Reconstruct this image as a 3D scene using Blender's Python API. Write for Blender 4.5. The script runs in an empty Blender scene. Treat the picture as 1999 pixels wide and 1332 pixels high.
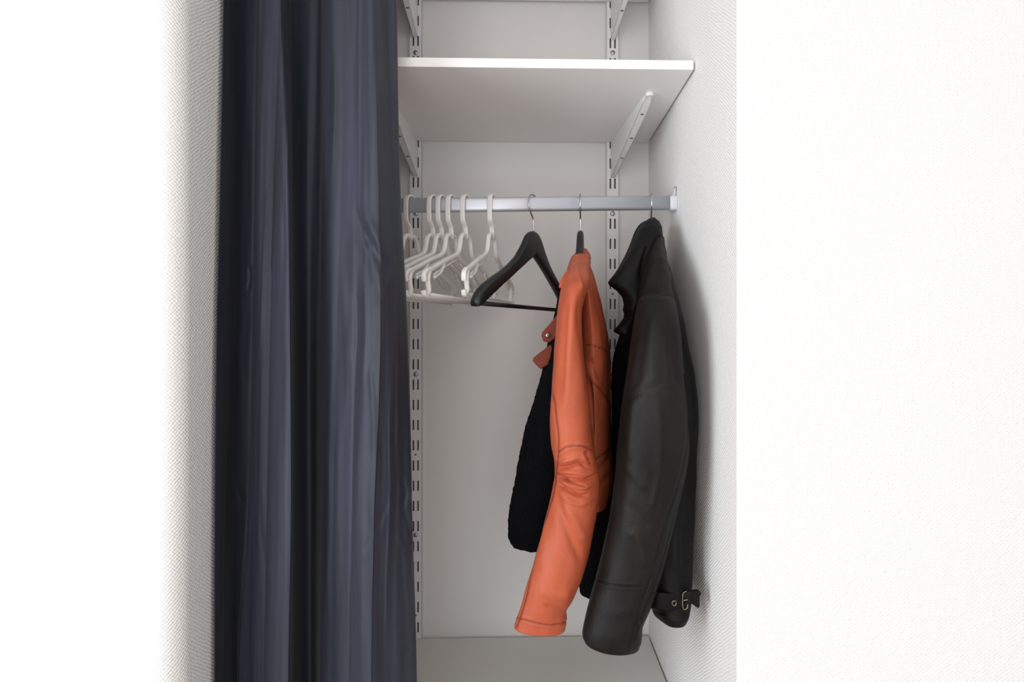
import bpy, bmesh, math, random
import numpy as np
from mathutils import Vector, Matrix, noise
random.seed(4)
rng = np.random.default_rng(7)
S = bpy.context.scene
COL = S.collection

# ------------------------------------------------------------------ camera
FPX, IW, IH = 1200.0, 1999, 1332
YAW = 0.025                                   # camera turned this far to the right
CX, CY, CZ = 1063.0, 650.0, 1.35              # principal point in pixels, eye height
cam_d = bpy.data.cameras.new('camera'); cam = bpy.data.objects.new('camera', cam_d); COL.objects.link(cam)
cam.location = (0, 0, CZ); cam.rotation_euler = (math.pi/2, 0, -YAW)
cam_d.sensor_width = 36; cam_d.lens = 36*FPX/IW; cam_d.clip_start = .02
cam_d.shift_x = -(CX-IW/2)/IW; cam_d.shift_y = (CY-IH/2)/IW
S.camera = cam
# ------------------------------------------------------------------ light
W = bpy.data.worlds.new('world'); S.world = W; W.use_nodes = True
bg = W.node_tree.nodes['Background']; bg.inputs[0].default_value = (1.0, .95, .92, 1); bg.inputs[1].default_value = .72
def area(name, loc, target, sx, sy, power, color):
    l = bpy.data.lights.new(name, 'AREA'); l.shape = 'RECTANGLE'; l.size = sx; l.size_y = sy
    l.energy = power; l.color = color
    o = bpy.data.objects.new(name, l); COL.objects.link(o); o.location = loc
    o.rotation_euler = (Vector(target)-Vector(loc)).to_track_quat('-Z', 'Y').to_euler(); return o
area('window_daylight', (-2.15, -.55, 1.25), (0.1, 1.2, 1.2), 1.3, 1.8, 50, (.90, .95, 1.0))
area('front_fill_light', (-.25, -2.1, 1.2), (-.1, 1.2, 1.25), 1.8, 1.9, 33, (.97, .98, 1.0))  # added frontal fill that brightens the alcove, no known window there
area('lamp_glow', (.7, -1.4, 2.3), (.6, .9, 1.6), .5, .5, 4, (1.0, .86, .74))
vs = S.view_settings; vs.view_transform = 'Standard'; vs.look = 'None'; vs.exposure = 0.0; vs.gamma = 1; vs.use_curve_mapping = False

# ------------------------------------------------------------------ dimensions
YB, YF = 1.52, .868           # back wall, room-side wall face
XL, XR = -.490, .2965         # alcove side walls
YR = 1.235                    # clothes rail
ZTOP = 2.42
cs, sn = math.cos(YAW), math.sin(YAW)
def P(px, py, Y):
    """world point at depth Y that lies at photo position px, py (survey of the photo)"""
    dx = (px-CX)/FPX; dz = -(py-CY)/FPX
    d = Vector((sn+dx*cs, cs-dx*sn, dz)); k = Y/d.y
    return Vector((d.x*k, Y, CZ+d.z*k))
def proj(x, y, z):
    f = x*sn+y*cs; r = x*cs-y*sn
    return CX+FPX*r/f, CY-FPX*(z-CZ)/f

# ------------------------------------------------------------------ helpers
def tag(o, label=None, cat=None, group=None, kind=None):
    if label: o['label'] = label
    if cat: o['category'] = cat
    if group: o['group'] = group
    if kind: o['kind'] = kind
    return o
def empty(name, loc, rz=0):
    o = bpy.data.objects.new(name, None); o.empty_display_size = .03; COL.objects.link(o)
    o.location = loc; o.rotation_euler = (0, 0, rz); return o
def mesh_obj(name, verts, faces, mat, parent=None, smooth=True, world=True):
    me = bpy.data.meshes.new(name); me.from_pydata([tuple(v) for v in verts], [], faces)
    bm = bmesh.new(); bm.from_mesh(me); bmesh.ops.recalc_face_normals(bm, faces=bm.faces); bm.to_mesh(me); bm.free()
    if smooth: me.polygons.foreach_set('use_smooth', [True]*len(me.polygons))
    me.materials.append(mat)
    o = bpy.data.objects.new(name, me); COL.objects.link(o)
    if parent:
        o.parent = parent
        if world: o.matrix_parent_inverse = pmat(parent).inverted()
    return o
def pmat(o):
    m = Matrix.LocRotScale(o.location, o.rotation_euler, o.scale)
    return m if not o.parent else pmat(o.parent) @ o.matrix_parent_inverse @ m
def bevel(o, w=.001, seg=2, ang=.6):
    m = o.modifiers.new('bevel', 'BEVEL'); m.width = w; m.segments = seg; m.limit_method = 'ANGLE'; m.angle_limit = ang; return o
class MB:
    def __init__(s): s.v = []; s.f = []
    def add(s, v, f):
        n = len(s.v); s.v += [Vector(p) for p in v]; s.f += [tuple(i+n for i in q) for q in f]
    def box(s, a, b):
        x0, y0, z0 = a; x1, y1, z1 = b
        s.add([(x0,y0,z0),(x1,y0,z0),(x1,y1,z0),(x0,y1,z0),(x0,y0,z1),(x1,y0,z1),(x1,y1,z1),(x0,y1,z1)],
              [(0,3,2,1),(4,5,6,7),(0,1,5,4),(1,2,6,5),(2,3,7,6),(3,0,4,7)])
    def prism(s, a, b):        # two equal loops joined
        n = len(a); s.add(list(a)+list(b), [tuple(range(n)), tuple(range(2*n-1, n-1, -1))]+[(i, i+n, (i+1) % n+n, (i+1) % n) for i in range(n)])
    def tube(s, pts, r, n=10, flat=None, up=(0,0,1)):
        """round tube, or with flat=(w,h) a strip whose w lies along 'up'"""
        pts = [Vector(p) for p in pts]; rings = []; ref = Vector(up)
        for i, p in enumerate(pts):
            t = (pts[min(i+1, len(pts)-1)]-pts[max(i-1, 0)]).normalized()
            a = ref-t*ref.dot(t)
            if a.length < 1e-4: a = t.orthogonal()
            a.normalize(); b = t.cross(a)
            rr = r[i] if isinstance(r, (list, tuple)) else r
            ring = []
            for k in range(n):
                g = 2*math.pi*k/n; c, q = math.cos(g), math.sin(g)
                if flat:
                    w, h = flat; e = .45
                    ring.append(p+a*(w/2*math.copysign(abs(c)**e, c))+b*(h/2*math.copysign(abs(q)**e, q)))
                else:
                    ring.append(p+a*c*rr+b*q*rr); ref2 = a
            if not flat: ref = ref2
            rings.append(ring)
        m = len(rings); v = [p for r_ in rings for p in r_]
        f = [(i*n+k, i*n+(k+1) % n, (i+1)*n+(k+1) % n, (i+1)*n+k) for i in range(m-1) for k in range(n)]
        f += [tuple(range(n-1, -1, -1)), tuple((m-1)*n+k for k in range(n))]
        s.add(v, f)
    def obj(s, name, mat, parent=None, smooth=False, world=True):
        return mesh_obj(name, s.v, s.f, mat, parent, smooth, world)
def spline(pts, n=8):
    pts = [np.array(p, float) for p in pts]; out = []
    P_ = [2*pts[0]-pts[1]]+pts+[2*pts[-1]-pts[-2]]
    for i in range(1, len(P_)-2):
        a, b, c, d = P_[i-1:i+3]
        for k in range(n):
            t = k/n
            out.append(.5*((2*b)+(c-a)*t+(2*a-5*b+4*c-d)*t*t+(3*b-a-3*c+d)*t**3))
    out.append(pts[-1]); return out

# ------------------------------------------------------------------ materials
def mat(name, color, rough=.5, metal=0, spec=.5, sheen=0, **k):
    m = bpy.data.materials.new(name); m.use_nodes = True; b = m.node_tree.nodes['Principled BSDF']
    b.inputs['Base Color'].default_value = (*color, 1); b.inputs['Roughness'].default_value = rough
    b.inputs['Metallic'].default_value = metal; b.inputs['Specular IOR Level'].default_value = spec
    if sheen: b.inputs['Sheen Weight'].default_value = sheen; b.inputs['Sheen Roughness'].default_value = .4
    return m
def nodes(m): return m.node_tree.nodes, m.node_tree.links, m.node_tree.nodes['Principled BSDF']
def add_bump(m, tex, dist, strength=1.0, scale=(1,1,1), out=0, prev=None):
    N, L, b = nodes(m)
    tc = N.new('ShaderNodeTexCoord'); mp = N.new('ShaderNodeMapping'); mp.inputs['Scale'].default_value = scale
    L.new(tc.outputs['Object'], mp.inputs[0]); L.new(mp.outputs[0], tex.inputs['Vector'])
    bp = N.new('ShaderNodeBump'); bp.inputs['Strength'].default_value = strength; bp.inputs['Distance'].default_value = dist
    L.new(tex.outputs[out], bp.inputs['Height'])
    if prev: L.new(prev.outputs[0], bp.inputs['Normal'])
    L.new(bp.outputs[0], b.inputs['Normal']); return bp
def noise_tex(m, scale, detail=3, rough=.5):
    n = m.node_tree.nodes.new('ShaderNodeTexNoise'); n.inputs['Scale'].default_value = scale
    n.inputs['Detail'].default_value = detail; n.inputs['Roughness'].default_value = rough; return n
def vor_tex(m, scale, rnd=1):
    n = m.node_tree.nodes.new('ShaderNodeTexVoronoi'); n.inputs['Scale'].default_value = scale; n.inputs['Randomness'].default_value = rnd; return n
def mottle(m, c1, c2, scale, vscale=(1,1,1), lo=.35, hi=.65):
    N, L, b = nodes(m); t = noise_tex(m, scale, 4, .6)
    tc = N.new('ShaderNodeTexCoord'); mp = N.new('ShaderNodeMapping'); mp.inputs['Scale'].default_value = vscale
    L.new(tc.outputs['Object'], mp.inputs[0]); L.new(mp.outputs[0], t.inputs['Vector'])
    r = N.new('ShaderNodeValToRGB'); r.color_ramp.elements[0].position = lo; r.color_ramp.elements[1].position = hi
    r.color_ramp.elements[0].color = (*c1, 1); r.color_ramp.elements[1].color = (*c2, 1)
    L.new(t.outputs[0], r.inputs[0]); L.new(r.outputs[0], b.inputs['Base Color']); return r

def wallpaper():                      # painted woven glass-fibre wallpaper
    m = mat('woven_wallpaper', (.86, .85, .84), .75, spec=.25); N, L, b = nodes(m)
    tc = N.new('ShaderNodeTexCoord')
    nz = noise_tex(m, 60, 2); L.new(tc.outputs['Object'], nz.inputs['Vector'])
    mixv = N.new('ShaderNodeMix'); mixv.data_type = 'VECTOR'; mixv.inputs[0].default_value = .004
    L.new(tc.outputs['Object'], mixv.inputs['A']); L.new(nz.outputs['Color'], mixv.inputs['B'])
    sep = N.new('ShaderNodeSeparateXYZ'); L.new(mixv.outputs['Result'], sep.inputs[0])
    def wave(inp, k, ph=0):
        a = N.new('ShaderNodeMath'); a.operation = 'MULTIPLY'; a.inputs[1].default_value = k; L.new(inp, a.inputs[0])
        s_ = N.new('ShaderNodeMath'); s_.operation = 'SINE'; L.new(a.outputs[0], s_.inputs[0]); return s_.outputs[0]
    xy = N.new('ShaderNodeMath'); L.new(sep.outputs[0], xy.inputs[0]); L.new(sep.outputs[1], xy.inputs[1])
    h = wave(xy.outputs[0], 2*math.pi/.0078); v = wave(sep.outputs[2], 2*math.pi/.0058)
    mu = N.new('ShaderNodeMath'); mu.operation = 'MULTIPLY'; L.new(h, mu.inputs[0]); L.new(v, mu.inputs[1])
    n2 = noise_tex(m, 230, 3, .6); L.new(tc.outputs['Object'], n2.inputs['Vector'])
    ad = N.new('ShaderNodeMath'); ad.operation = 'MULTIPLY_ADD'; ad.inputs[1].default_value = 2.6
    L.new(n2.outputs[0], ad.inputs[0]); L.new(mu.outputs[0], ad.inputs[2])
    bp = N.new('ShaderNodeBump'); bp.inputs['Strength'].default_value = .8; bp.inputs['Distance'].default_value = .0005
    L.new(ad.outputs[0], bp.inputs['Height']); L.new(bp.outputs[0], b.inputs['Normal'])
    return m
M = {}
M['paper'] = wallpaper()
M['back'] = mat('white_painted_back', (.76, .74, .725), .6, spec=.3); add_bump(M['back'], noise_tex(M['back'], 140, 3), .0003, .5)
M['floor'] = mat('pale_floor', (.42, .38, .33), .5); mottle(M['floor'], (.40, .36, .31), (.46, .42, .37), 9, (1, 8, 1))
M['ceil'] = mat('white_ceiling', (.85, .84, .82), .8); add_bump(M['ceil'], noise_tex(M['ceil'], 200), .0003)
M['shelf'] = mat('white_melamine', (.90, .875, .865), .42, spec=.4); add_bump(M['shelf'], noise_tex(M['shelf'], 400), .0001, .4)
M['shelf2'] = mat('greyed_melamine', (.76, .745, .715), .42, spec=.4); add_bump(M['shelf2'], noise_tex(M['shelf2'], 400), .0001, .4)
M['steelw'] = mat('white_coated_steel', (.80, .79, .785), .35, spec=.5); add_bump(M['steelw'], noise_tex(M['steelw'], 900), .00005, .4)
M['screw'] = mat('zinc_screw', (.45, .46, .48), .35, 1); add_bump(M['screw'], noise_tex(M['screw'], 900), .0001)
M['dark'] = mat('recess_shade_paint', (.16, .15, .145), .7); mottle(M['dark'], (.14, .13, .125), (.18, .17, .165), 50)  # shade inside slots and holes, painted as a dark colour
M['rail'] = mat('satin_aluminium', (.56, .58, .63), .42, .6); add_bump(M['rail'], noise_tex(M['rail'], 300, 2), .00005, .5, (.03, 1, 1))
M['socket'] = mat('white_plastic_socket', (.62, .64, .67), .4); add_bump(M['socket'], noise_tex(M['socket'], 500), .00005)
M['chrome'] = mat('chrome_wire', (.55, .54, .54), .18, 1); add_bump(M['chrome'], noise_tex(M['chrome'], 400), .00002)
M['blackwood'] = mat('black_lacquer_wood', (.010, .012, .012), .38, spec=.45); add_bump(M['blackwood'], noise_tex(M['blackwood'], 60, 4), .0002, .5, (1, .1, 1))
# milky plastic
m = mat('milky_plastic', (.93, .91, .89), .35, spec=.4); N, L, b = nodes(m); b.inputs['Subsurface Weight'].default_value = .2; b.inputs['Subsurface Radius'].default_value = (.01, .01, .01); b.inputs['Subsurface Scale'].default_value = .5
b.inputs['Transmission Weight'].default_value = .05
tr = N.new('ShaderNodeBsdfTransparent'); mx = N.new('ShaderNodeMixShader'); mx.inputs[0].default_value = .2
out = [n for n in N if n.type == 'OUTPUT_MATERIAL'][0]
L.new(b.outputs[0], mx.inputs[1]); L.new(tr.outputs[0], mx.inputs[2]); L.new(mx.outputs[0], out.inputs[0])
add_bump(m, noise_tex(m, 200), .0001, .4); M['milky'] = m
# curtain
m = mat('navy_satin_curtain', (.05, .055, .085), .5, spec=.28, sheen=.06)
mottle(m, (.016, .018, .027), (.034, .038, .059), 7, (6, 6, .35), .3, .7)
p1 = add_bump(m, noise_tex(m, 18, 3, .5), .0012, .4, (2.2, 2.2, .3)); add_bump(m, noise_tex(m, 1100, 2), .0003, .35, (1, 1, 1), 0, p1); M['curtain'] = m
# leathers
def leather(name, c1, c2, seam, rough=.45, spec=.4, dist=.0006):
    m = mat(name, c1, rough, spec=spec); r = mottle(m, c1, c2, 14, (1, 1, .6), .3, .7); N, L, b = nodes(m)
    at = N.new('ShaderNodeAttribute'); at.attribute_name = 'seam'
    mx = N.new('ShaderNodeMix'); mx.data_type = 'RGBA'; L.new(at.outputs['Fac'], mx.inputs[0])
    L.new(r.outputs[0], mx.inputs['A']); mx.inputs['B'].default_value = (*seam, 1); L.new(mx.outputs['Result'], b.inputs['Base Color'])
    p = add_bump(m, noise_tex(m, 38, 5, .65), .0022, .5, (1, 1, .6)); p = add_bump(m, vor_tex(m, 420), dist*.5, .45, (1, 1, 1), 0, p)
    return m
M['orange'] = leather('cognac_leather', (.37, .073, .032), (.46, .098, .043), (.16, .030, .018), .5, .3)
M['tabs'] = leather('cognac_leather_tab', (.13, .030, .019), (.17, .040, .026), (.06, .015, .01), .7, .12)
M['darkl'] = leather('dark_brown_leather', (.0036, .0028, .0028), (.0120, .0096, .0094), (.003, .003, .003), .52, .2)
M['darkl2'] = leather('smooth_black_leather', (.0030, .0026, .0030), (.0050, .0043, .0047), (.0015, .0015, .0015), .55, .16)
M['fleece'] = mat('black_fleece', (.0022, .0022, .0034), .95, spec=.06, sheen=.005); p = add_bump(M['fleece'], noise_tex(M['fleece'], 320, 4, .7), .004, 1); add_bump(M['fleece'], vor_tex(M['fleece'], 160), .002, .6, (1,1,1), 0, p)
M['brass'] = mat('aged_brass', (.26, .22, .15), .4, 1); add_bump(M['brass'], noise_tex(M['brass'], 500), .0001)

# ------------------------------------------------------------------ setting
def struct(name, mb, mt, smooth=False):
    o = mb.obj(name, mt, None, smooth); o['kind'] = 'structure'; return o
b_ = MB(); b_.box((XL-.25, YB, 0), (XR+.25, YB+.12, ZTOP)); struct('wall_back', b_, M['back'])
r0 = .032                                            # rounded plaster corner of the left reveal
prof = [(-2.6, YF), (XL-r0, YF)]+[(XL-r0+r0*math.sin(a), YF+r0-r0*math.cos(a)) for a in np.linspace(.15, math.pi/2, 9)]+[(XL, YB), (XL-.12, YB), (XL-.12, YF+.12), (-2.6, YF+.12)]
b_ = MB(); b_.prism([(x, y, 0) for x, y in prof], [(x, y, ZTOP) for x, y in prof]); struct('wall_left', b_, M['paper'], True)
c = .003
prof = [(2.6, YF), (XR+c, YF), (XR, YF+c), (XR, YB), (XR+.12, YB), (XR+.12, YF+.12), (2.6, YF+.12)]
b_ = MB(); b_.prism([(x, y, 0) for x, y in prof], [(x, y, ZTOP) for x, y in prof]); struct('wall_right', b_, M['paper'])
for o in ('wall_left',):
    me = bpy.data.objects[o].data
    for p_ in me.polygons: p_.use_smooth = abs(p_.normal.z) < .5 and p_.normal.y < .99 and p_.area < .3
b_ = MB(); b_.box((-2.6, -2.2, -.1), (2.6, YB+.12, 0)); struct('floor', b_, M['floor'])
b_ = MB(); b_.box((-2.6, -2.2, ZTOP), (2.6, YB+.12, ZTOP+.1)); struct('ceiling', b_, M['ceil'])

# ------------------------------------------------------------------ slotted wall standards
PITCH = 39.3
ZS = P(1196, 437, YB-.012).z                                      # a slot centre
pitch = PITCH/FPX*(YB-.012)
def standard(px, label):
    x = P(px, 650, YB-.012).x; yf, yb = YB-.012, YB-.0005
    w, z0, z1 = .0155, .58, 2.36
    root = empty('wall_standard', (x, yb, z0)); tag(root, label, 'shelf track', 'slotted wall standards')
    ks = [k for k in range(-60, 60) if z0+.02 < ZS+k*pitch < z1-.02]
    zs = [z0]; 
    for k in ks: zs += [ZS+k*pitch-.0125, ZS+k*pitch+.0125]
    zs.append(z1); xs = [-w, -.0076, -.0036, .0036, .0076, w]
    mb = MB()
    for i in range(len(zs)-1):
        for j in range(5):
            if i % 2 == 1 and j in (1, 3): continue
            for yy in (yf, yf+.0016): mb.add([(x+xs[j], yy, zs[i]), (x+xs[j+1], yy, zs[i]), (x+xs[j+1], yy, zs[i+1]), (x+xs[j], yy, zs[i+1])], [(0,1,2,3)])
        if i % 2 == 1:
            for j in (1, 3):
                a, b2 = x+xs[j], x+xs[j+1]
                for q in ([(a,yf,zs[i]),(a,yf+.0016,zs[i]),(a,yf+.0016,zs[i+1]),(a,yf,zs[i+1])], [(b2,yf,zs[i]),(b2,yf+.0016,zs[i]),(b2,yf+.0016,zs[i+1]),(b2,yf,zs[i+1])],
                          [(a,yf,zs[i]),(b2,yf,zs[i]),(b2,yf+.0016,zs[i]),(a,yf+.0016,zs[i])], [(a,yf,zs[i+1]),(b2,yf,zs[i+1]),(b2,yf+.0016,zs[i+1]),(a,yf+.0016,zs[i+1])]):
                    mb.add(q, [(0,1,2,3)])
    for s_ in (-1, 1): mb.box((x+s_*w-.0008, yf, z0), (x+s_*w+.0008, yb, z1))
    mb.obj('channel', M['steelw'], root)
    mb = MB(); mb.box((x-w+.002, yb-.0025, z0), (x+w-.002, yb, z1)); ob = mb.obj('recess_shade_strip', M['dark'], root); tag(ob, 'dark strip painting the shade inside the slotted channel')  # dark strip stands in for the shade behind the slots
    for py in (103, 417, 731, 1045):
        z = P(px, py, yf).z; mb = MB()
        mb.tube([(x, yf+.001, z), (x, yf-.0012, z), (x, yf-.0022, z)], [.0062, .0060, .0035], 16)
        for a in (.4, .4+math.pi/2):
            mb.tube([(x-.003*math.cos(a), yf-.0024, z-.003*math.sin(a)), (x+.003*math.cos(a), yf-.0024, z+.003*math.sin(a))], .0004, 5)
        tag(mb.obj('screw', M['screw'], root, True), 'zinc screw')
    for py in (260, 574, 888, 1202):
        z = P(px, py, yf).z; mb = MB(); mb.tube([(x, yf+.001, z), (x, yf-.0003, z)], .0026, 12); tag(mb.obj('hole_shade_disc', M['dark'], root), 'small dark disc painting the shade of a hole')  # dark disc on the face in place of a shaded hole
    return root
standard(811.5, 'white slotted wall standard beside the curtain, left of the pair')
standard(1196, 'white slotted wall standard behind the two jackets, right of the pair')

# ------------------------------------------------------------------ shelves
def shelf(zunder, yfront, label, mt, th=.0165):
    mb = MB(); mb.box((XL+.004, yfront, zunder), (XR-.0035, YB-.013, zunder+th))
    o = bevel(mb.obj('shelf_board', mt), .0008, 2); tag(o, label, 'shelf', 'white shelf boards'); return o
ZSH = P(1042, 276.5, YB-.013).z
YSF = 1.088
shelf(ZSH, YSF, 'white laminate shelf board right above the clothes rail', M['shelf'])
ZTS = P(1042, 1.5, YB-.013).z
shelf(ZTS, 1.12, 'topmost white shelf board, only its back edge in view', M['shelf'])
ZBS = P(1042, 1244.5, YB-.013).z-.0165
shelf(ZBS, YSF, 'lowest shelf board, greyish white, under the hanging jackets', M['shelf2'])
mb = MB(); mb.box((XL+.004, YSF+.002, ZBS-.12), (XR-.0035, YB-.013, ZBS-.1))
# ------------------------------------------------------------------ brackets
def bracket(px, zs, ytip, splay, h, label):
    """folded steel bracket: two webs and a tapering bottom flange"""
    x0 = P(px, 650, YB-.012).x; yb = YB-.0125; root = empty('shelf_bracket', (x0, yb, zs-h)); tag(root, label, 'shelf bracket', 'white shelf brackets')
    n = 14; wt, wb = .0085, .0050; mb = MB(); t = .0011
    def cross(k):
        f = k/n; y = yb+(ytip-yb)*f; xc = x0+splay*f; hh = h*(1-f)**.93*.97+.0075; w = wb+(wt-wb)*min(1, f*1.3)
        if k == n: w *= .55
        return xc, y, zs-hh, w
    for s_ in (-1, 1):
        a = []; b2 = []
        for k in range(n+1):
            xc, y, zb, w = cross(k); a.append((xc+s_*w, y, zb, xc+s_*(w-t)))
        o1 = [(q[0], q[1], zs-.0003) for q in a]+[(q[0], q[1], q[2]) for q in reversed(a)]
        o2 = [(q[3], q[1], zs-.0003) for q in a]+[(q[3], q[1], q[2]) for q in reversed(a)]
        for loop_a, loop_b in ((o1, o2),):
            m_ = n+1; v = loop_a+loop_b; N2 = 2*m_; f = []
            for k in range(n):
                f.append((k, k+1, N2-2-k, N2-1-k)); f.append((N2+k, N2+k+1, 2*N2-2-k, 2*N2-1-k))
            f += [(i, (i+1) % N2, (i+1) % N2+N2, i+N2) for i in range(N2)]
            mb.add(v, f)
    v = []; f = []
    for k in range(n+1):
        xc, y, zb, w = cross(k); v += [(xc-w, y, zb), (xc+w, y, zb), (xc+w, y, zb+t), (xc-w, y, zb+t)]
    for k in range(n):
        for j in range(4): f.append((4*k+j, 4*k+(j+1) % 4, 4*k+4+(j+1) % 4, 4*k+4+j))
    f += [(0,1,2,3), tuple(4*n+j for j in range(4))]
    mb.add(v, f)
    xc, y, zb, w = cross(n); mb.tube([(xc, y+.001, zs-.0003), (xc, y+.001, zb)], w*1.7, 16)
    mb.obj('bracket_arm', M['steelw'], root)
    for fr in (.30, .56, .83):
        k = fr*n; k0 = int(k); a = cross(k0); b2 = cross(k0+1); g = k-k0; q = [a[i]*(1-g)+b2[i]*g for i in range(4)]
        mb = MB(); mb.box((q[0]-.0032, q[1]-.002, q[2]-.0006), (q[0]+.0032, q[1]+.002, q[2]+.0004)); 
        sl = (b2[2]-a[2])/(b2[1]-a[1])
        for vv in mb.v: vv.z += (vv.y-q[1])*sl
        tag(mb.obj('slot_shade_patch', M['dark'], root), 'small dark patch painting the shade of a slot in the flange')  # dark block on the flange in place of a shaded slot
    return root
bracket(1196, ZSH, 1.195, .030, .083, 'white bracket on the right standard under the shelf above the rail')
bracket(811.5, ZSH, 1.195, -.004, .083, 'white bracket on the left standard under the shelf above the rail')
bracket(1196, ZTS, 1.195, .030, .090, 'white bracket on the right standard holding the topmost shelf')
bracket(811.5, ZTS, 1.195, -.004, .090, 'white bracket on the left standard holding the topmost shelf')

# ------------------------------------------------------------------ clothes rail
zl, zr = P(783, 401.5, YR).z, P(1320, 396, YR).z
xl_, xr_ = P(783, 401, YR).x, P(1320, 396, YR).x
def zrail(x): return zl+(zr-zl)*(x-xl_)/(xr_-xl_)
root = empty('clothes_rail', (XL+.001, YR, zrail(XL))); tag(root, 'satin aluminium oval clothes rail across the alcove', 'clothes rail')
prof = []
for k in range(40):
    a = 2*math.pi*k/40; c_, s_ = math.cos(a), math.sin(a)
    prof.append((.0078*math.copysign(abs(c_)**.75, c_), .0145*math.copysign(abs(s_)**.42, s_)))
mb = MB(); x0, x1 = XL+.003, XR-.003
mb.prism([(x0, YR+p, zrail(x0)+q) for p, q in prof], [(x1, YR+p, zrail(x1)+q) for p, q in prof])
o = mb.obj('tube', M['rail'], root, True)
for p_ in o.data.polygons: p_.use_smooth = len(p_.vertices) == 4
for xe, sg in ((XR, -1), (XL, 1)):
    mb = MB(); z = zrail(xe); n = 24; loops = []
    for (dx, g) in ((.0005, 1.12), (.0005, 1.26), (.009, 1.26), (.0135, 1.12)):
        loops.append([(xe+sg*dx, YR+p*g*1.25, z-.0015+q*(g*.86)) for p, q in prof])
    for i in range(3): mb.prism(loops[i], loops[i+1])
    mb.tube([(xe+sg*.010, YR-.006, z+.008), (xe+sg*.005, YR-.006, z+.016), (xe+sg*.0035, YR-.006, z+.026)], .0018, 8, flat=(.003, .006), up=(1,0,0))
    sk = mb.obj('end_socket', M['socket'], root); tag(sk, 'white end socket screwed to the wall')
    mb = MB(); mb.tube([(xe+sg*.0004, YR-.004, z+.0285), (xe+sg*.004, YR-.004, z+.0285)], .0034, 14); mb.obj('screw', M['screw'], sk, True)

# ------------------------------------------------------------------ wooden hangers
def interp(xs, ys, x): return float(np.interp(x, xs, ys))
TOPS = [0, .015, .03, .05, .075, .10, .130, .158, .186, .202, .212, .2145]
TOPZ = [.1965, .1945, .186, .162, .138, .122, .106, .0935, .079, .068, .057, .050]
BOTZ = [.1475, .1400, .1325, .1225, .1100, .0965, .081, .0650, .0490, .0385, .0365, .0375]
def wooden_hanger(px, ang, label, hook_dx=0):
    """local frame: +s axis runs towards the room, z up, origin at the camera height"""
    base = P(px, 650, YR); root = empty('wooden_hanger', (base.x, YR, CZ), 0)
    dz = zrail(base.x)+.0145-(CZ+.2655)
    u = Vector((-math.sin(ang), -math.cos(ang), 0)); w = Vector((math.cos(ang), -math.sin(ang), 0))
    def L3(s, t, z): return Vector((base.x, YR, CZ+dz))+u*s+w*t+Vector((0, 0, z))
    tag(root, label, 'coat hanger', 'black wooden hangers with wire hooks')
    ss = sorted(set([-v for v in np.linspace(0, .2145, 40)]+list(np.linspace(0, .2145, 40))))
    v = []; f = []; n = 14
    for s in ss:
        a = abs(s); t = interp(TOPS, TOPZ, a); b2 = interp(TOPS, BOTZ, a); c0, h = (t+b2)/2, (t-b2)/2
        pass
        wd = interp([0, .04, .12, .2, .226], [.0070, .0070, .0075, .0085, .0080], a)
        bow = -.012*(a/.226)**2
        for k in range(n):
            g = 2*math.pi*(k+.5)/n; cc, q = math.cos(g), math.sin(g)
            v.append(L3(s, bow+wd*math.copysign(abs(cc)**.5, cc), c0+h*math.copysign(abs(q)**.5, q)))
    m_ = len(ss); f = [(i*n+k, i*n+(k+1) % n, (i+1)*n+(k+1) % n, (i+1)*n+k) for i in range(m_-1) for k in range(n)]
    f += [tuple(range(n-1, -1, -1)), tuple((m_-1)*n+k for k in range(n))]
    mesh_obj('shoulder_bar', v, f, M['blackwood'], root)
    mb = MB(); mb.tube([L3(s, -.010, .0435) for s in (-.200, 0, .200)], .0042, 12); mb.obj('trouser_bar', M['blackwood'], root, True)
    ht = .2655+.0017-.0                                     # wire sits on the rail top
    pts = [(-.017, .226), (-.0155, .243), (-.010, ht-.004), (0, ht+.002), (.010, ht-.003), (.0175, .250), (.0175, .236), (.013, .224), (.004, .214), (0, .208), (0, .196)]
    pts = [(-.020, ht-.022), (-.0195, ht-.012), (-.014, ht-.002), (0, ht+.0022), (.013, ht-.001), (.0195, ht-.012), (.0195, ht-.024), (.0135, ht-.034), (.0035, ht-.043), (0, ht-.052), (0, .196)]
    sp = spline([L3(s, 0, z) for s, z in pts], 8)
    mb = MB(); mb.tube(sp, .0016, 10); tag(mb.obj('hook', M['chrome'], root, True), 'thin chrome wire hook')
    return root
wooden_hanger(1041, math.radians(25), 'bare black wooden coat hanger left of the orange jacket')
wooden_hanger(1133, math.radians(6), 'black wooden hanger carrying the orange leather jacket')
wooden_hanger(1271, math.radians(7), 'hanger with a wire hook inside the dark leather jacket, near the right wall')

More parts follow.
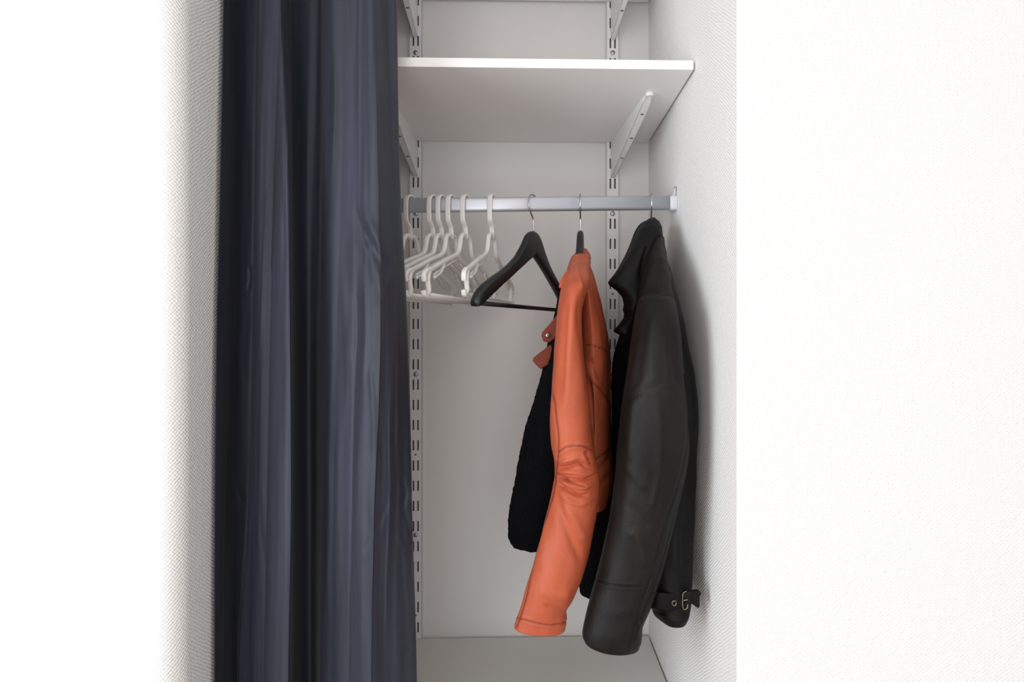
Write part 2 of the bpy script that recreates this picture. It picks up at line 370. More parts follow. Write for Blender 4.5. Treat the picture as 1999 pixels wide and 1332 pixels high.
# ------------------------------------------------------------------ plastic hangers
def plastic_hanger(px, ang, label):
    base = P(px, 650, YR); root = empty('plastic_hanger', (base.x, YR, CZ))
    dz = zrail(base.x)+.0145-(CZ+.2655)
    u = Vector((-math.sin(ang), -math.cos(ang), 0)); w = Vector((math.cos(ang), -math.sin(ang), 0))
    def L3(s, z, t=0): return Vector((base.x, YR, CZ+dz))+u*s+w*t+Vector((0, 0, z))
    tag(root, label, 'coat hanger', 'white plastic hangers on the rail')
    def strip(pts, wd, th, nm, sm=8, mb=None):
        own = mb is None; mb = mb or MB()
        mb.tube(spline([L3(*p) for p in pts], sm), 0, 14, flat=(wd, th), up=w)
        if own: return mb.obj(nm, M['milky'], root, True)
    ht = .2655+.003
    strip([(-.015, ht-.026), (-.0155, ht-.014), (-.012, ht-.003), (0, ht+.002), (.012, ht-.003), (.0165, ht-.016), (.0165, ht-.040), (.014, ht-.052), (.003, ht-.062), (0, ht-.072), (0, .182)], .0100, .0042, 'hook')
    mb = MB()
    for sg in (1, -1):
        strip([(0, .186), (sg*.012, .190), (sg*.024, .181), (sg*.031, .161), (sg*.045, .147), (sg*.10, .129), (sg*.158, .108), (sg*.178, .103), (sg*.189, .094), (sg*.187, .083)], .0085, .0075, '', 6, mb)
        strip([(sg*.045, .137), (sg*.10, .117), (sg*.150, .098)], .003, .003, '', 4, mb)
        strip([(sg*.158, .108), (sg*.170, .100), (sg*.174, .086), (sg*.170, .069), (sg*.178, .060), (sg*.187, .060), (sg*.191, .067)], .0085, .0072, '', 6, mb)
        strip([(sg*.105, .123), (sg*.118, .108), (sg*.128, .101), (sg*.146, .094)], .0070, .0040, '', 6, mb)
        mb.tube([L3(sg*.146, .094), L3(sg*.150, .0925)], .0036, 8)
    mb.obj('shoulder_bar', M['milky'], root, True)
    mb = MB(); mb.tube([L3(-.173, .062), L3(0, .061), L3(.173, .062)], .0028, 10); mb.obj('trouser_bar', M['milky'], root, True)
    return root
a0 = 'white translucent plastic hanger '
plastic_hanger(960, math.radians(11), a0+'hanging next to the bare black hanger')
plastic_hanger(909, math.radians(16), a0+'second from the bare black hanger')
plastic_hanger(881, math.radians(17), a0+'third from the bare black hanger')
plastic_hanger(862, math.radians(17.5), a0+'fourth from the bare black hanger')
plastic_hanger(845, math.radians(18.5), a0+'fifth from the bare black hanger')
plastic_hanger(801, math.radians(21), a0+'hanging closest to the curtain edge')

# ------------------------------------------------------------------ lofted garment pieces
def fbm(p, s): return noise.noise(Vector((p[0]*s[0], p[1]*s[1], p[2]*s[2])))
def loft(name, secs, mt, parent, rows=150, seg=120, smooth=True, clampx=None, pw=1.0, strokes=(), lump=(.0025, (14, 14, 5)), fuzz=0, seams=(), open_bottom=True, off=0.):
    """stack of rings; each section: left px,py  right px,py  depth Y  half depth"""
    A = np.array([list(s) for s in secs], float)
    if smooth: A = np.array(spline(A, 10))
    else:
        t = np.linspace(0, len(A)-1, (len(A)-1)*10+1); A = np.array([[np.interp(q, range(len(A)), A[:, k]) for k in range(6)] for q in t])
    d = np.r_[0, np.cumsum(np.hypot(np.diff((A[:, 0]+A[:, 2])/2), np.diff((A[:, 1]+A[:, 3])/2))+1e-6)]
    tt = np.linspace(0, d[-1], rows); A = np.stack([np.interp(tt, d, A[:, k]) for k in range(6)], 1)
    ang = np.linspace(0, 2*np.pi, seg, endpoint=False); ca, sa = np.cos(ang), np.sin(ang)
    ca = np.sign(ca)*abs(ca)**pw; sa = np.sign(sa)*abs(sa)**pw
    V = np.zeros((rows, seg, 3))
    for i, (lx, ly, rx, ry, Y, hd) in enumerate(A):
        pl, pr = P(lx, ly, Y), P(rx, ry, Y); xa, xb = pl.x, pr.x; zc, zt = (pl.z+pr.z)/2, (pr.z-pl.z)/2
        for it in range(12):
            X = (xa+xb)/2+(xb-xa)/2*ca; Yv = Y-hd*sa; Z = zc+zt*ca
            if clampx is not None: X = np.minimum(X, clampx)
            q, _ = proj(X, Yv, Z); k = Y/FPX
            xa += (lx-q.min())*k*.8; xb += (rx-q.max())*k*.8
            if xb < xa+.002: xb = xa+.002
            if clampx is not None: xb = min(xb, clampx+.03)
        V[i, :, 0] = X; V[i, :, 1] = Yv; V[i, :, 2] = Z
    # outward normals
    du = np.roll(V, -1, 1)-np.roll(V, 1, 1); dv = np.gradient(V, axis=0); Nn = np.cross(du, dv); Nn /= np.linalg.norm(Nn, axis=2, keepdims=True)+1e-9
    cen = V.mean(1, keepdims=True); Nn *= np.sign(((V-cen)*Nn).sum(2, keepdims=True).mean())
    PX, PY = proj(V[:, :, 0], V[:, :, 1], V[:, :, 2]); front = np.clip(-Nn[:, :, 1]*3+.3, 0, 1)
    D = np.zeros((rows, seg)); SM = np.zeros((rows, seg))
    def dist(pts):
        best = np.full((rows, seg), 1e9); par = np.zeros((rows, seg)); n_ = len(pts)-1
        for j in range(n_):
            (x0, y0), (x1, y1) = pts[j][:2], pts[j+1][:2]; L2 = (x1-x0)**2+(y1-y0)**2+1e-9
            t = np.clip(((PX-x0)*(x1-x0)+(PY-y0)*(y1-y0))/L2, 0, 1); dd = np.hypot(PX-x0-t*(x1-x0), PY-y0-t*(y1-y0))
            m_ = dd < best; best = np.where(m_, dd, best); par = np.where(m_, (j+t)/n_, par)
        return best, par
    for (pts, wpx, amp) in strokes:
        pts = spline(pts, 5); dd, par = dist(pts); D += amp*np.exp(-(dd/wpx)**2)*np.clip(np.minimum(par, 1-par)*5+.04, 0, 1)*front
    for pts in seams:
        pts = spline(pts, 5); dd, par = dist(pts); g = np.exp(-(dd/1.25)**2)*(front > .1); SM = np.maximum(SM, g); D -= .0013*g; D += .0006*np.exp(-((dd-5)/2.5)**2)*front
    la, ls = lump
    for i in range(rows):
        for j in range(seg):
            p = V[i, j]; v = fbm(p+off, ls)*la+fbm(p+off+5, tuple(3*q for q in ls))*la*.35
            if fuzz: v += fuzz*(fbm(p, (150, 150, 150))+.6*fbm(p, (330, 330, 330)))
            D[i, j] += v
    V = V+Nn*D[:, :, None]
    if clampx is not None: V[:, :, 0] = np.minimum(V[:, :, 0], clampx)
    verts = [tuple(p) for p in V.reshape(-1, 3)]
    faces = [(i*seg+k, i*seg+(k+1) % seg, (i+1)*seg+(k+1) % seg, (i+1)*seg+k) for i in range(rows-1) for k in range(seg)]
    sm = list(SM.reshape(-1))
    def extra(ring, src):                         # ring appended and bridged to ring index list src
        n0 = len(verts); verts.extend([tuple(p) for p in ring]); sm.extend([0]*seg)
        for k in range(seg): faces.append((src[k], src[(k+1) % seg], n0+(k+1) % seg, n0+k))
        return [n0+k for k in range(seg)]
    # rounded top
    last = list(range(seg)); top = V[0]; c = top.mean(0); ax = (V[0].mean(0)-V[2].mean(0)); ax = ax/(np.linalg.norm(ax)+1e-9)
    rad = min(.008, .4*np.ptp(top[:, 0]))
    for sc, up in ((.85, .5), (.55, .85), (.2, 1.0)): last = extra(c+(top-c)*sc+ax*rad*up, last)
    faces.append(tuple(last))
    # hem: edge turned in, then inside going up
    bot = V[-1]; c = bot.mean(0); ax = V[-4].mean(0)-bot.mean(0); ax = ax/(np.linalg.norm(ax)+1e-9); last = list(range((rows-1)*seg, rows*seg))
    def inset(q, dd):
        r_ = q-c; l = np.linalg.norm(r_, axis=1, keepdims=True)+1e-9; return c+r_*np.clip(1-dd/l, .1, 1)
    if open_bottom:
        last = extra(inset(bot, .0012)-ax*.0010, last); last = extra(inset(bot, .0035)+ax*.0002, last); last = extra(inset(bot, .0050)+ax*.03, last)
    faces.append(tuple(last))
    o = mesh_obj(name, verts, faces, mt, parent)
    at = o.data.attributes.new('seam', 'FLOAT', 'POINT'); at.data.foreach_set('value', np.array(sm, dtype=np.float32))
    return o

# ------------------------------------------------------------------ orange leather jacket
J = empty('leather_jacket', (P(1133, 650, YR).x, YR, CZ-.05)); tag(J, 'orange cognac leather jacket with black fleece lining on a black wooden hanger', 'jacket')
loft('jacket_body', [(1121, 500, 1151, 498, 1.235, .02), (1113, 520, 1153, 522, 1.225, .07), (1106, 556, 1161, 556, 1.235, .14), (1100, 600, 1174, 600, 1.25, .165), (1096, 650, 1186, 645, 1.265, .175), (1094, 720, 1191, 715, 1.27, .175),
    (1096, 800, 1193, 795, 1.27, .17), (1099, 860, 1196, 855, 1.27, .17), (1103, 895, 1201, 890, 1.27, .165), (1108, 925, 1199, 925, 1.27, .16), (1110, 950, 1196, 940, 1.27, .15), (1112, 968, 1195, 952, 1.27, .145)], M['orange'], J, 160, 140, pw=1.25, lump=(.004, (16, 16, 7)),
    strokes=[([(1150, 700), (1165, 725), (1172, 745)], 7, -.006), ([(1146, 730), (1152, 790), (1156, 850)], 6, -.008), ([(1165, 640), (1172, 700), (1168, 760)], 8, .003), ([(1160, 930), (1180, 905), (1198, 880)], 5, -.003), ([(1165, 955), (1185, 930), (1199, 915)], 5, -.003), ([(1178, 760), (1182, 830), (1184, 880)], 7, .003)],
    seams=[[(1140, 672), (1160, 676), (1186, 688)], [(1150, 742), (1172, 762), (1190, 790)], [(1160, 900), (1180, 885), (1199, 872)]])
loft('fleece_lining', [(1093, 560, 1120, 560, 1.19, .05), (1083, 615, 1120, 610, 1.17, .09), (1071, 660, 1122, 650, 1.16, .10), (1060, 712, 1122, 700, 1.15, .10), (1047, 765, 1120, 755, 1.145, .10), (1035, 810, 1120, 800, 1.14, .10), (1022, 855, 1118, 850, 1.14, .10), (1009, 910, 1116, 905, 1.14, .095), (1001, 960, 1112, 960, 1.14, .09), (995, 1000, 1106, 1000, 1.14, .08), (992, 1035, 1095, 1030, 1.14, .060), (994, 1052, 1090, 1050, 1.14, .05), (1000, 1062, 1085, 1062, 1.14, .04)],
    M['fleece'], J, 150, 110, lump=(.004, (18, 18, 9)), fuzz=.0016, off=3.)
SLV = [(1117, 502, 1151, 500, 1.185, .03), (1106, 528, 1152, 528, 1.125, .060), (1095, 560, 1148, 560, 1.06, .072), (1087, 610, 1137, 610, 1.04, .068), (1080, 680, 1141, 680, 1.03, .062), (1075, 760, 1149, 752, 1.02, .062), (1073, 815, 1154, 810, 1.02, .06), (1077, 866, 1158, 860, 1.02, .058),
    (1084, 905, 1163, 892, 1.02, .055), (1083, 942, 1169, 925, 1.02, .055), (1073, 985, 1167, 972, 1.015, .052), (1058, 1040, 1158, 1035, 1.01, .048), (1044, 1090, 1149, 1086, 1.005, .045), (1031, 1136, 1138, 1128, 1., .04), (1022, 1170, 1122, 1166, 1., .036), (1013, 1196, 1107, 1188, 1., .032), (1009, 1206, 1107, 1203, 1., .031), (1004, 1222, 1104, 1226, 1., .030)]
gath = [([(1091, 905), (1112, 898), (1132, 893), (1146, 905)], 4.5, .004), ([(1090, 913), (1110, 912), (1130, 906), (1148, 913)], 2.8, -.0075), ([(1089, 920), (1115, 922), (1145, 926), (1164, 918)], 4, .004), ([(1088, 928), (1110, 936), (1140, 938), (1164, 929)], 2.8, -.0075),
    ([(1088, 934), (1112, 947), (1135, 953), (1162, 945)], 4, .0035), ([(1088, 941), (1105, 956), (1130, 968), (1150, 966)], 2.6, -.0075), ([(1087, 950), (1104, 972), (1130, 985), (1160, 976)], 5, .003), ([(1145, 880), (1148, 895), (1157, 903)], 4, -.006), ([(1137, 884), (1142, 896), (1150, 908)], 5, .004),
    ([(1132, 560), (1130, 620), (1138, 680), (1146, 740), (1150, 800)], 6, -.003), ([(1106, 560), (1100, 640), (1096, 720), (1092, 800)], 9, -.0028), ([(1118, 580), (1112, 680), (1108, 780)], 9, .003), ([(1085, 960), (1098, 1010), (1118, 1060), (1138, 1105)], 8, -.0035), ([(1105, 985), (1130, 1030), (1145, 1060)], 9, .003),
    ([(1070, 1010), (1062, 1060), (1052, 1110)], 9, .002), ([(1060, 1180), (1085, 1190), (1106, 1192)], 4, -.003), ([(1050, 1150), (1085, 1165), (1120, 1160)], 10, .0025), ([(1125, 520), (1132, 545), (1136, 570)], 4, .003), ([(1120, 870), (1140, 868), (1156, 866)], 4, .002)]
loft('sleeve', SLV, M['orange'], J, 330, 150, pw=.9, strokes=gath, lump=(.003, (18, 18, 7)),
    seams=[[(1089, 900), (1086, 930), (1084, 955), (1068, 1010), (1050, 1070), (1040, 1110), (1030, 1160), (1018, 1200), (1008, 1225)], [(1077, 760), (1084, 800), (1090, 850), (1090, 895)], [(1089, 884), (1108, 873), (1135, 871), (1157, 880)],
           [(1010, 1206), (1045, 1216), (1080, 1220), (1106, 1214)], [(1087, 922), (1110, 940), (1140, 950)]])
for o in J.children:
    if o.name.startswith('sleeve'): pass
loft('sleeve', [(1128, 540, 1150, 540, 1.36, .03), (1112, 570, 1156, 570, 1.40, .045), (1108, 620, 1164, 620, 1.43, .05), (1106, 700, 1168, 700, 1.43, .05), (1106, 800, 1166, 800, 1.43, .05), (1104, 880, 1160, 880, 1.43, .045), (1100, 950, 1156, 950, 1.43, .04)], M['orange'], J, 70, 60, off=9.)
loft('collar', [(1125, 492, 1148, 491, 1.225, .022), (1119, 500, 1152, 499, 1.22, .040), (1116, 512, 1153, 510, 1.215, .046), (1114, 520, 1152, 519, 1.21, .048), (1112, 527, 1150, 528, 1.2, .048)], M['orange'], J, 50, 90, lump=(.002, (30, 30, 20)), off=2., seams=[[(1117, 508), (1135, 512), (1152, 508)]])
# strap and tabs at the front edge
def flap(name, pts, Y0, th, mt, parent, slope=0, sub=1):
    """leather tab: outline with a domed front and real thickness, built where it hangs"""
    n = len(pts); cxp = sum(p[0] for p in pts)/n; cyp = sum(p[1] for p in pts)/n; rings = []
    for (sc, dy) in ((.72, -th*.55), (.93, -th*.45), (1., -th*.1), (1., th*.1), (.93, th*.45), (.72, th*.55)):
        rings.append([P(cxp+(x-cxp)*sc, cyp+(y-cyp)*sc, Y0+dy+slope*(x-cxp)/100) for x, y in pts])
    v = [p for r_ in rings for p in r_]; m_ = len(rings)
    f = [(i*n+k, i*n+(k+1) % n, (i+1)*n+(k+1) % n, (i+1)*n+k) for i in range(m_-1) for k in range(n)]+[tuple(range(n-1, -1, -1)), tuple((m_-1)*n+k for k in range(n))]
    return mesh_obj(name, v, f, mt, parent, False)
fl = flap('snap_tab', [(1090, 612), (1080, 624), (1068, 638), (1058, 650), (1057, 656), (1061, 667), (1072, 669), (1085, 660), (1095, 640)], 1.09, .006, M['tabs'], J); tag(fl, 'brown leather tab with a metal snap')
mb = MB(); p = P(1069, 655, 1.083); mb.tube([p+Vector((0, .003, 0)), p, p-Vector((0, .0012, 0))], [.0042, .0042, .0025], 16); s_ = mb.obj('snap_button', M['screw'], fl, True)
mb = MB(); mb.tube([p-Vector((0, .001, 0)), p-Vector((0, .0016, 0))], .0018, 12); mb.obj('snap_socket', M['dark'], fl, True)
tag(flap('lapel_corner', [(1075, 672), (1065, 680), (1052, 690), (1041, 699), (1040, 705), (1045, 711), (1052, 718), (1056, 721), (1070, 712), (1085, 690)], 1.09, .007, M['tabs'], J), 'brown leather lapel corner')
mb = MB(); mb.tube(spline([P(1112, 530, 1.075), P(1104, 540, 1.06), P(1098, 552, 1.05), P(1096, 562, 1.045)], 6), .0026, 8, flat=(.0055, .009), up=(0, 1, 0)); mb.obj('epaulette', M['orange'], J, True)

# ------------------------------------------------------------------ dark leather jacket
K = empty('leather_jacket', (P(1271, 650, YR).x, YR, CZ-.05)); tag(K, 'dark brown leather jacket with turned-up collar and buckled hem against the right wall', 'jacket')
CLX = XR-.0035
loft('jacket_body', [(1262, 440, 1287, 440, 1.225, .03), (1256, 462, 1293, 458, 1.215, .055), (1251, 490, 1298, 486, 1.20, .075), (1246, 520, 1303, 515, 1.19, .105), (1240, 550, 1312, 545, 1.17, .13), (1232, 590, 1322, 582, 1.16, .15), (1228, 640, 1336, 635, 1.15, .15), (1224, 700, 1350, 695, 1.145, .15), (1220, 770, 1362, 765, 1.14, .15), (1216, 830, 1364, 825, 1.14, .15),
    (1214, 900, 1359, 900, 1.14, .145), (1214, 980, 1354, 980, 1.14, .14), (1220, 1060, 1352, 1060, 1.13, .135), (1228, 1110, 1351, 1110, 1.12, .13), (1238, 1140, 1349, 1135, 1.11, .12), (1248, 1158, 1348, 1152, 1.10, .115), (1254, 1169, 1342, 1166, 1.10, .11)], M['darkl2'], K, 240, 150, clampx=CLX, pw=.85, lump=(.004, (14, 14, 6)), off=4.,
    strokes=[([(1345, 700), (1350, 800), (1346, 900)], 7, .003), ([(1330, 960), (1320, 1050), (1318, 1130)], 9, .003), ([(1338, 1000), (1334, 1060), (1336, 1120)], 5, -.003), ([(1262, 500), (1256, 540), (1250, 580)], 5, -.004)],
    seams=[[(1262, 1183), (1300, 1198), (1344, 1180)]])
loft('shoulder_yoke', [(1264, 468, 1296, 466, 1.17, .03), (1259, 490, 1299, 488, 1.15, .045), (1254, 520, 1305, 516, 1.12, .06), (1249, 550, 1315, 548, 1.09, .07), (1246, 575, 1321, 578, 1.07, .07), (1244, 600, 1325, 605, 1.06, .065), (1242, 630, 1328, 635, 1.06, .06)], M['darkl'], K, 90, 110, clampx=CLX-.002, lump=(.003, (22, 22, 10)), off=6.)
loft('front_panel', [(1225, 600, 1262, 600, 1.14, .06), (1214, 640, 1262, 640, 1.15, .07), (1204, 672, 1262, 670, 1.16, .08), (1197, 710, 1262, 710, 1.17, .085), (1195, 760, 1262, 760, 1.17, .085), (1194, 850, 1262, 850, 1.17, .085), (1193, 920, 1262, 920, 1.17, .085), (1188, 955, 1261, 950, 1.19, .08), (1160, 975, 1260, 970, 1.20, .08), (1150, 1015, 1255, 1010, 1.18, .075), (1143, 1065, 1250, 1060, 1.17, .07), (1139, 1108, 1245, 1105, 1.17, .06), (1132, 1140, 1240, 1138, 1.17, .05), (1133, 1155, 1236, 1158, 1.17, .045)],
    M['fleece'], K, 170, 100, lump=(.003, (16, 16, 7)), fuzz=.0007, off=7., clampx=CLX)
# collar and lapel: thick turned-up leather, its pointed corners towards the left
loft('collar', [(1262, 430, 1280, 430, 1.215, .026), (1250, 438, 1287, 436, 1.205, .036), (1240, 452, 1292, 446, 1.19, .042), (1233, 470, 1294, 462, 1.175, .042), (1225, 490, 1280, 484, 1.16, .040), (1214, 512, 1270, 505, 1.15, .036), (1203, 531, 1265, 525, 1.14, .030), (1187, 552, 1262, 545, 1.13, .022), (1190, 557, 1262, 552, 1.13, .022), (1204, 568, 1260, 565, 1.13, .026), (1214, 580, 1258, 578, 1.13, .030), (1218, 594, 1256, 592, 1.13, .030), (1216, 606, 1254, 604, 1.13, .03), (1219, 612, 1252, 612, 1.13, .03), (1217, 622, 1250, 620, 1.13, .028), (1208, 634, 1248, 632, 1.13, .022), (1197, 645, 1246, 642, 1.13, .018), (1199, 649, 1246, 648, 1.13, .018), (1210, 654, 1244, 656, 1.13, .02), (1206, 668, 1244, 670, 1.13, .02)],
    M['darkl2'], K, 170, 90, smooth=False, lump=(.0012, (30, 30, 20)), off=8., pw=1.0, strokes=[([(1268, 470), (1256, 510), (1250, 550)], 5, -.004), ([(1240, 470), (1228, 505), (1210, 540)], 8, .002)])
mb = MB(); mb.tube(spline([P(1266, 430, 1.212), P(1251, 438, 1.204), P(1241, 452, 1.188), P(1234, 470, 1.173), P(1226, 490, 1.158), P(1215, 512, 1.149), P(1204, 531, 1.139), P(1189, 551, 1.129)], 6), .0016, 8); mb.obj('collar_piping', M['darkl'], K, True)
DS = [(1266, 571, 1296, 569, 1.045, .02), (1252, 579, 1312, 580, 1.035, .04), (1243, 592, 1321, 598, 1.025, .05), (1234, 640, 1329, 645, 1.01, .058), (1223, 720, 1335, 725, 1.0, .062), (1212, 800, 1341, 800, 1.0, .062), (1203, 880, 1344, 872, 1.0, .06), (1197, 950, 1336, 942, 1.0, .056), (1189, 1012, 1321, 1008, 1.0, .052), (1176, 1072, 1306, 1068, 1.0, .048), (1162, 1128, 1291, 1120, .995, .044),
    (1151, 1170, 1276, 1166, .99, .042), (1143, 1200, 1265, 1195, .985, .04), (1138, 1226, 1256, 1218, .98, .038), (1137, 1241, 1254, 1244, .98, .038), (1141, 1252, 1249, 1260, .98, .036)]
loft('sleeve', DS, M['darkl'], K, 330, 160, clampx=CLX-.012, pw=.9, lump=(.003, (16, 16, 6)), off=11.,
    strokes=[([(1282, 600), (1274, 680), (1276, 760)], 12, .0022), ([(1262, 610), (1250, 690), (1244, 760)], 8, -.002), ([(1310, 640), (1316, 700), (1322, 760)], 7, -.003), ([(1205, 800), (1245, 770), (1300, 745)], 7, -.0012), ([(1285, 780), (1290, 860), (1285, 930)], 12, .003),
             ([(1215, 900), (1240, 930), (1262, 960)], 8, .0014), ([(1225, 980), (1250, 1010), (1270, 1035)], 8, -.0016), ([(1230, 1030), (1250, 1060), (1262, 1110)], 10, .003), ([(1292, 900), (1280, 960), (1270, 1000)], 6, .002), ([(1165, 1190), (1200, 1198), (1245, 1188)], 11, .0012), ([(1255, 1205), (1245, 1215), (1238, 1222)], 3, -.004), ([(1240, 760), (1232, 840), (1228, 900)], 9, .0025)],
    seams=[[(1335, 730), (1343, 820), (1328, 930), (1305, 1000), (1288, 1060), (1272, 1120), (1258, 1160), (1240, 1215), (1225, 1270)], [(1158, 1128), (1185, 1140), (1215, 1145), (1252, 1146)], [(1318, 1005), (1304, 1050), (1286, 1110), (1268, 1160), (1250, 1205), (1236, 1250)]])
loft('sleeve', [(1235, 540, 1262, 540, 1.38, .03), (1228, 570, 1268, 570, 1.41, .045), (1224, 640, 1270, 640, 1.43, .05), (1222, 760, 1268, 760, 1.43, .05), (1218, 880, 1262, 880, 1.43, .045), (1214, 960, 1256, 960, 1.43, .04)], M['darkl'], K, 70, 60, off=12., clampx=CLX-.01)
# hem belt, eyelet, buckle and strap end
Yb = .992
sb = [(1262, 1168, 1.01), (1285, 1173, Yb), (1310, 1175, Yb), (1335, 1171, 1.0), (1346, 1167, 1.01)]
mb = MB(); mb.tube(spline([P(x, y, Y-.002) for x, y, Y in sb], 8), 0, 14, flat=(.028, .004), up=(0, 0, 1)); belt = mb.obj('hem_strap', M['darkl2'], K, True)
mb = MB()
p = P(1316, 1178, Yb-.004); mb.tube([p+Vector((.0032*math.cos(a), 0, .0040*math.sin(a))) for a in np.linspace(0, 2*math.pi, 19)], .0010, 8); tag(mb.obj('eyelet', M['brass'], belt, True), 'brass eyelet')
mb = MB(); q = [P(1333, 1158, .99), P(1341, 1157, .99), P(1342, 1186, .99), P(1333, 1187, .99), P(1333, 1158, .99)]
mb.tube(spline(q, 5), .0010, 8); mb.tube([P(1334, 1173, .988), P(1346, 1170, .988)], .0012, 8); tag(mb.obj('buckle', M['brass'], belt, True), 'aged brass buckle')
ends = [(1338, 1171, .99), (1348, 1166, .988), (1357, 1163, .99), (1362, 1168, .993), (1363, 1177, .994), (1362, 1184, .994)]
mb = MB(); mb.tube(spline([P(x, y, Y) for x, y, Y in ends[:4]], 6), 0, 14, flat=(.020, .004), up=(0, 0, 1)); tag(mb.obj('strap_end', M['darkl2'], belt, True), 'black leather strap end curling outwards')
fl = flap('strap_tip', [(1350, 1154), (1360, 1155), (1365, 1160), (1366, 1172), (1366, 1184), (1363, 1188), (1358, 1185), (1352, 1180), (1345, 1178)], .989, .004, M['darkl2'], belt)

# ------------------------------------------------------------------ curtain
LV = [-420, 0, 330, 660, 1000, 1332, 1900]
# each column: px at LV[1:6], depth at LV[1:6]
COLS = [
 ((438, 431, 424, 420, 419), (.985, .973, .963, .958, .956)),
 ((452, 447, 440, 434, 432), (1.010, 1.000, .992, .984, .982)),
 ((476, 470, 462, 452, 446), (1.044, 1.040, 1.036, 1.026, 1.020)),
 ((503, 498, 494, 484, 465), (1.058, 1.056, 1.054, 1.048, 1.040)),
 ((503, 499, 495, 486, 468), (1.030, 1.030, 1.030, 1.028, 1.024)),
 ((500, 496, 491, 483, 466), (1.008, 1.006, 1.004, 1.004, 1.004)),
 ((510, 503, 498, 492, 482), (.998, .992, .988, .990, .992)),
 ((530, 522, 513, 506, 500), (.994, .990, .985, .985, .986)),
 ((546, 535, 526, 520, 514), (.991, .987, .982, .981, .982)),
 ((548, 538, 528, 522, 516), (.990, .985, .980, .979, .980)),
 ((552, 552, 548, 545, 540), (.996, .976, .964, .960, .958)),
 ((558, 562, 563, 563, 557), (1.008, .974, .952, .948, .946)),
 ((563, 566, 568, 569, 565), (1.020, .988, .960, .954, .952)),
 ((572, 572, 574, 575, 573), (1.038, 1.022, 1.012, 1.006, 1.000)),
 ((600, 594, 592, 594, 594), (1.062, 1.060, 1.058, 1.056, 1.054)),
 ((622, 618, 614, 614, 612), (1.064, 1.064, 1.064, 1.062, 1.062)),
 ((632, 630, 626, 623, 620), (1.034, 1.030, 1.028, 1.030, 1.032)),
 ((648, 645, 638, 632, 628), (1.010, 1.006, 1.002, 1.002, 1.004)),
 ((672, 668, 660, 652, 650), (1.003, .996, .991, .990, .993)),
 ((694, 692, 690, 684, 680), (.996, .984, .975, .976, .980)),
 ((700, 700, 697, 688, 683), (.992, .978, .968, .968, .974)),
 ((714, 716, 717, 706, 702), (.983, .968, .952, .946, .946)),
 ((728, 734, 740, 728, 722), (.978, .962, .944, .938, .936)),
 ((734, 739, 746, 733, 727), (.984, .964, .946, .940, .938)),
 ((746, 750, 760, 752, 744), (1.000, .980, .960, .950, .948)),
 ((758, 764, 778, 770, 760), (1.016, 1.000, .976, .962, .958)),
 ((768, 774, 789, 789, 782), (1.028, 1.014, .994, .976, .970)),
 ((774, 780, 796, 803, 800), (1.036, 1.026, 1.010, .990, .984)),
 ((775, 781, 797, 805, 814), (1.044, 1.038, 1.028, 1.006, 1.000)),
]
NU, NV = 620, 420
cols = []
for pxs, Ys in COLS:
    pxs = [pxs[0]+(pxs[0]-pxs[1])*.6]+list(pxs)+[pxs[-1]+(pxs[-1]-pxs[-2])*.3]; Ys = [Ys[0]]+list(Ys)+[Ys[-1]]
    cols.append(np.array(spline(list(zip(LV, pxs, Ys)), 40)))
ncv = cols[0].shape[0]
Z1, Z0 = 2.40, .04
zrow = np.linspace(Z1, Z0, NV); grid = np.zeros((NV, NU, 3))
uu = np.linspace(0, len(cols)-1, NU)
for i, z in enumerate(zrow):
    py = CY-(z-CZ)*FPX/1.0
    ctl = [np.array([np.interp(py, c_[:, 0], c_[:, 1]), np.interp(py, c_[:, 0], c_[:, 2])]) for c_ in cols]
    sp = np.array(spline(ctl, 12)); t = np.linspace(0, len(cols)-1, len(sp))
    pxr = np.interp(uu, t, sp[:, 0]); Yr = np.interp(uu, t, sp[:, 1])
    dx = (pxr-CX)/FPX; grid[i, :, 0] = (sn+dx*cs)/(cs-dx*sn)*Yr; grid[i, :, 1] = Yr; grid[i, :, 2] = z
grid[:, :, 0] = np.maximum(grid[:, :, 0], XL+.002)
PX, PY = proj(grid[:, :, 0], grid[:, :, 1], grid[:, :, 2])
D = np.zeros((NV, NU))
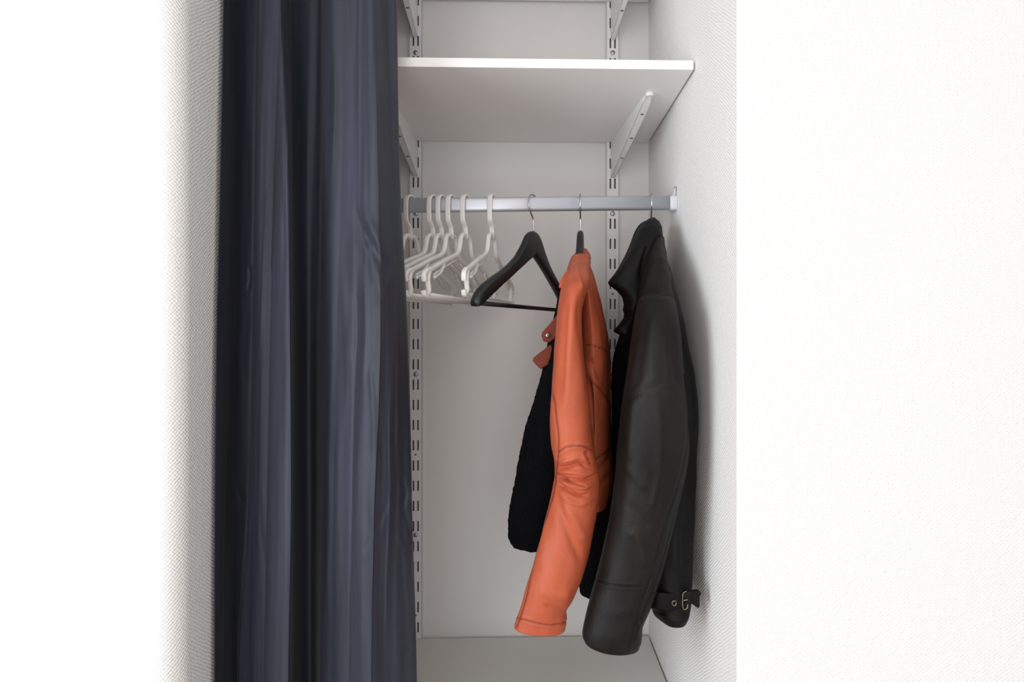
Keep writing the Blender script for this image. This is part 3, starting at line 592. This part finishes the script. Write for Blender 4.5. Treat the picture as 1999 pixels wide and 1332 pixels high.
cst = [([(692, 400), (708, 450), (730, 490), (748, 525), (760, 560)], 7, -.008), ([(705, 400), (722, 440), (748, 480), (765, 515)], 8, .006), ([(700, 480), (716, 530), (740, 600)], 8, -.003), ([(735, 610), (755, 560), (768, 520)], 5, .003),
       ([(690, 560), (700, 640), (690, 720)], 6, -.003), ([(712, 560), (716, 650), (706, 760)], 5, .003), ([(668, 500), (676, 700), (664, 900)], 8, .003), ([(765, 700), (762, 850), (764, 960), (756, 1150), (758, 1332)], 3, .004), ([(772, 700), (770, 850), (772, 960), (765, 1150), (767, 1332)], 5, -.005),
       ([(695, 1110), (730, 1060), (758, 1000), (766, 960)], 9, .0018), ([(700, 1090), (735, 1035), (760, 970)], 4, -.0025), ([(780, 930), (792, 960), (786, 990), (798, 1030), (806, 1080)], 4, -.005), ([(790, 930), (800, 965), (795, 1000)], 5, .005), ([(776, 1040), (790, 1080), (795, 1150), (806, 1230)], 5, .005),
       ([(786, 1290), (796, 1270), (808, 1262)], 5, .004), ([(488, 560), (482, 640), (476, 700), (478, 760)], 6, .0022), ([(478, 700), (462, 800), (452, 900), (456, 960)], 6, -.0022), ([(452, 930), (462, 960), (480, 980)], 5, .004), ([(486, 520), (490, 540), (484, 570)], 3, .005),
       ([(520, 900), (528, 980), (520, 1060), (530, 1140)], 5, .0025), ([(505, 950), (512, 1050), (520, 1120)], 4, -.002), ([(560, 60), (562, 200), (558, 330)], 3, -.003), ([(650, 60), (655, 200), (650, 330)], 3, .0025), ([(642, 30), (645, 160), (640, 300)], 4, -.003),
       ([(720, 980), (722, 1100), (716, 1250)], 8, -.003), ([(700, 850), (694, 1000), (690, 1200)], 7, .003), ([(640, 860), (642, 1000), (636, 1200)], 5, .0025), ([(735, 760), (742, 860), (748, 960)], 6, -.003), ([(720, 700), (730, 800), (728, 900)], 5, .003),
       ([(752, 340), (758, 430), (768, 520), (775, 600)], 5, .003), ([(530, 330), (520, 430), (514, 560), (508, 700)], 3, .0022), ([(545, 300), (552, 420), (556, 520)], 3, -.0022)]
for pts, wd, amp in cst:
    pts = spline(pts, 5); best = np.full((NV, NU), 1e9); par = np.zeros((NV, NU)); n_ = len(pts)-1
    for j in range(n_):
        (x0, y0), (x1, y1) = pts[j], pts[j+1]; L2 = (x1-x0)**2+(y1-y0)**2+1e-9
        t = np.clip(((PX-x0)*(x1-x0)+(PY-y0)*(y1-y0))/L2, 0, 1); dd = np.hypot(PX-x0-t*(x1-x0), PY-y0-t*(y1-y0))
        m_ = dd < best; best = np.where(m_, dd, best); par = np.where(m_, (j+t)/n_, par)
    D += .6*amp*np.exp(-(best/(wd*1.15))**2)*np.clip(np.minimum(par, 1-par)*5, 0, 1)
for i in range(NV):
    for j in range(NU):
        p = grid[i, j]; u = j/NU
        D[i, j] += .0035*noise.noise(Vector((u*26, 1.7, p[2]*1.6)))+.0010*noise.noise(Vector((u*60, 4.2, p[2]*3.0)))
grid[:, :, 1] -= D
verts = [tuple(p) for p in grid.reshape(-1, 3)]
faces = [(i*NU+k, i*NU+k+1, (i+1)*NU+k+1, (i+1)*NU+k) for i in range(NV-1) for k in range(NU-1)]
cur = mesh_obj('curtain', verts, faces, M['curtain'], None)
m_ = cur.modifiers.new('thickness', 'SOLIDIFY'); m_.thickness = .0011; m_.offset = 1
tag(cur, 'dark navy grey fabric curtain drawn aside in deep folds at the left of the alcove', 'curtain')
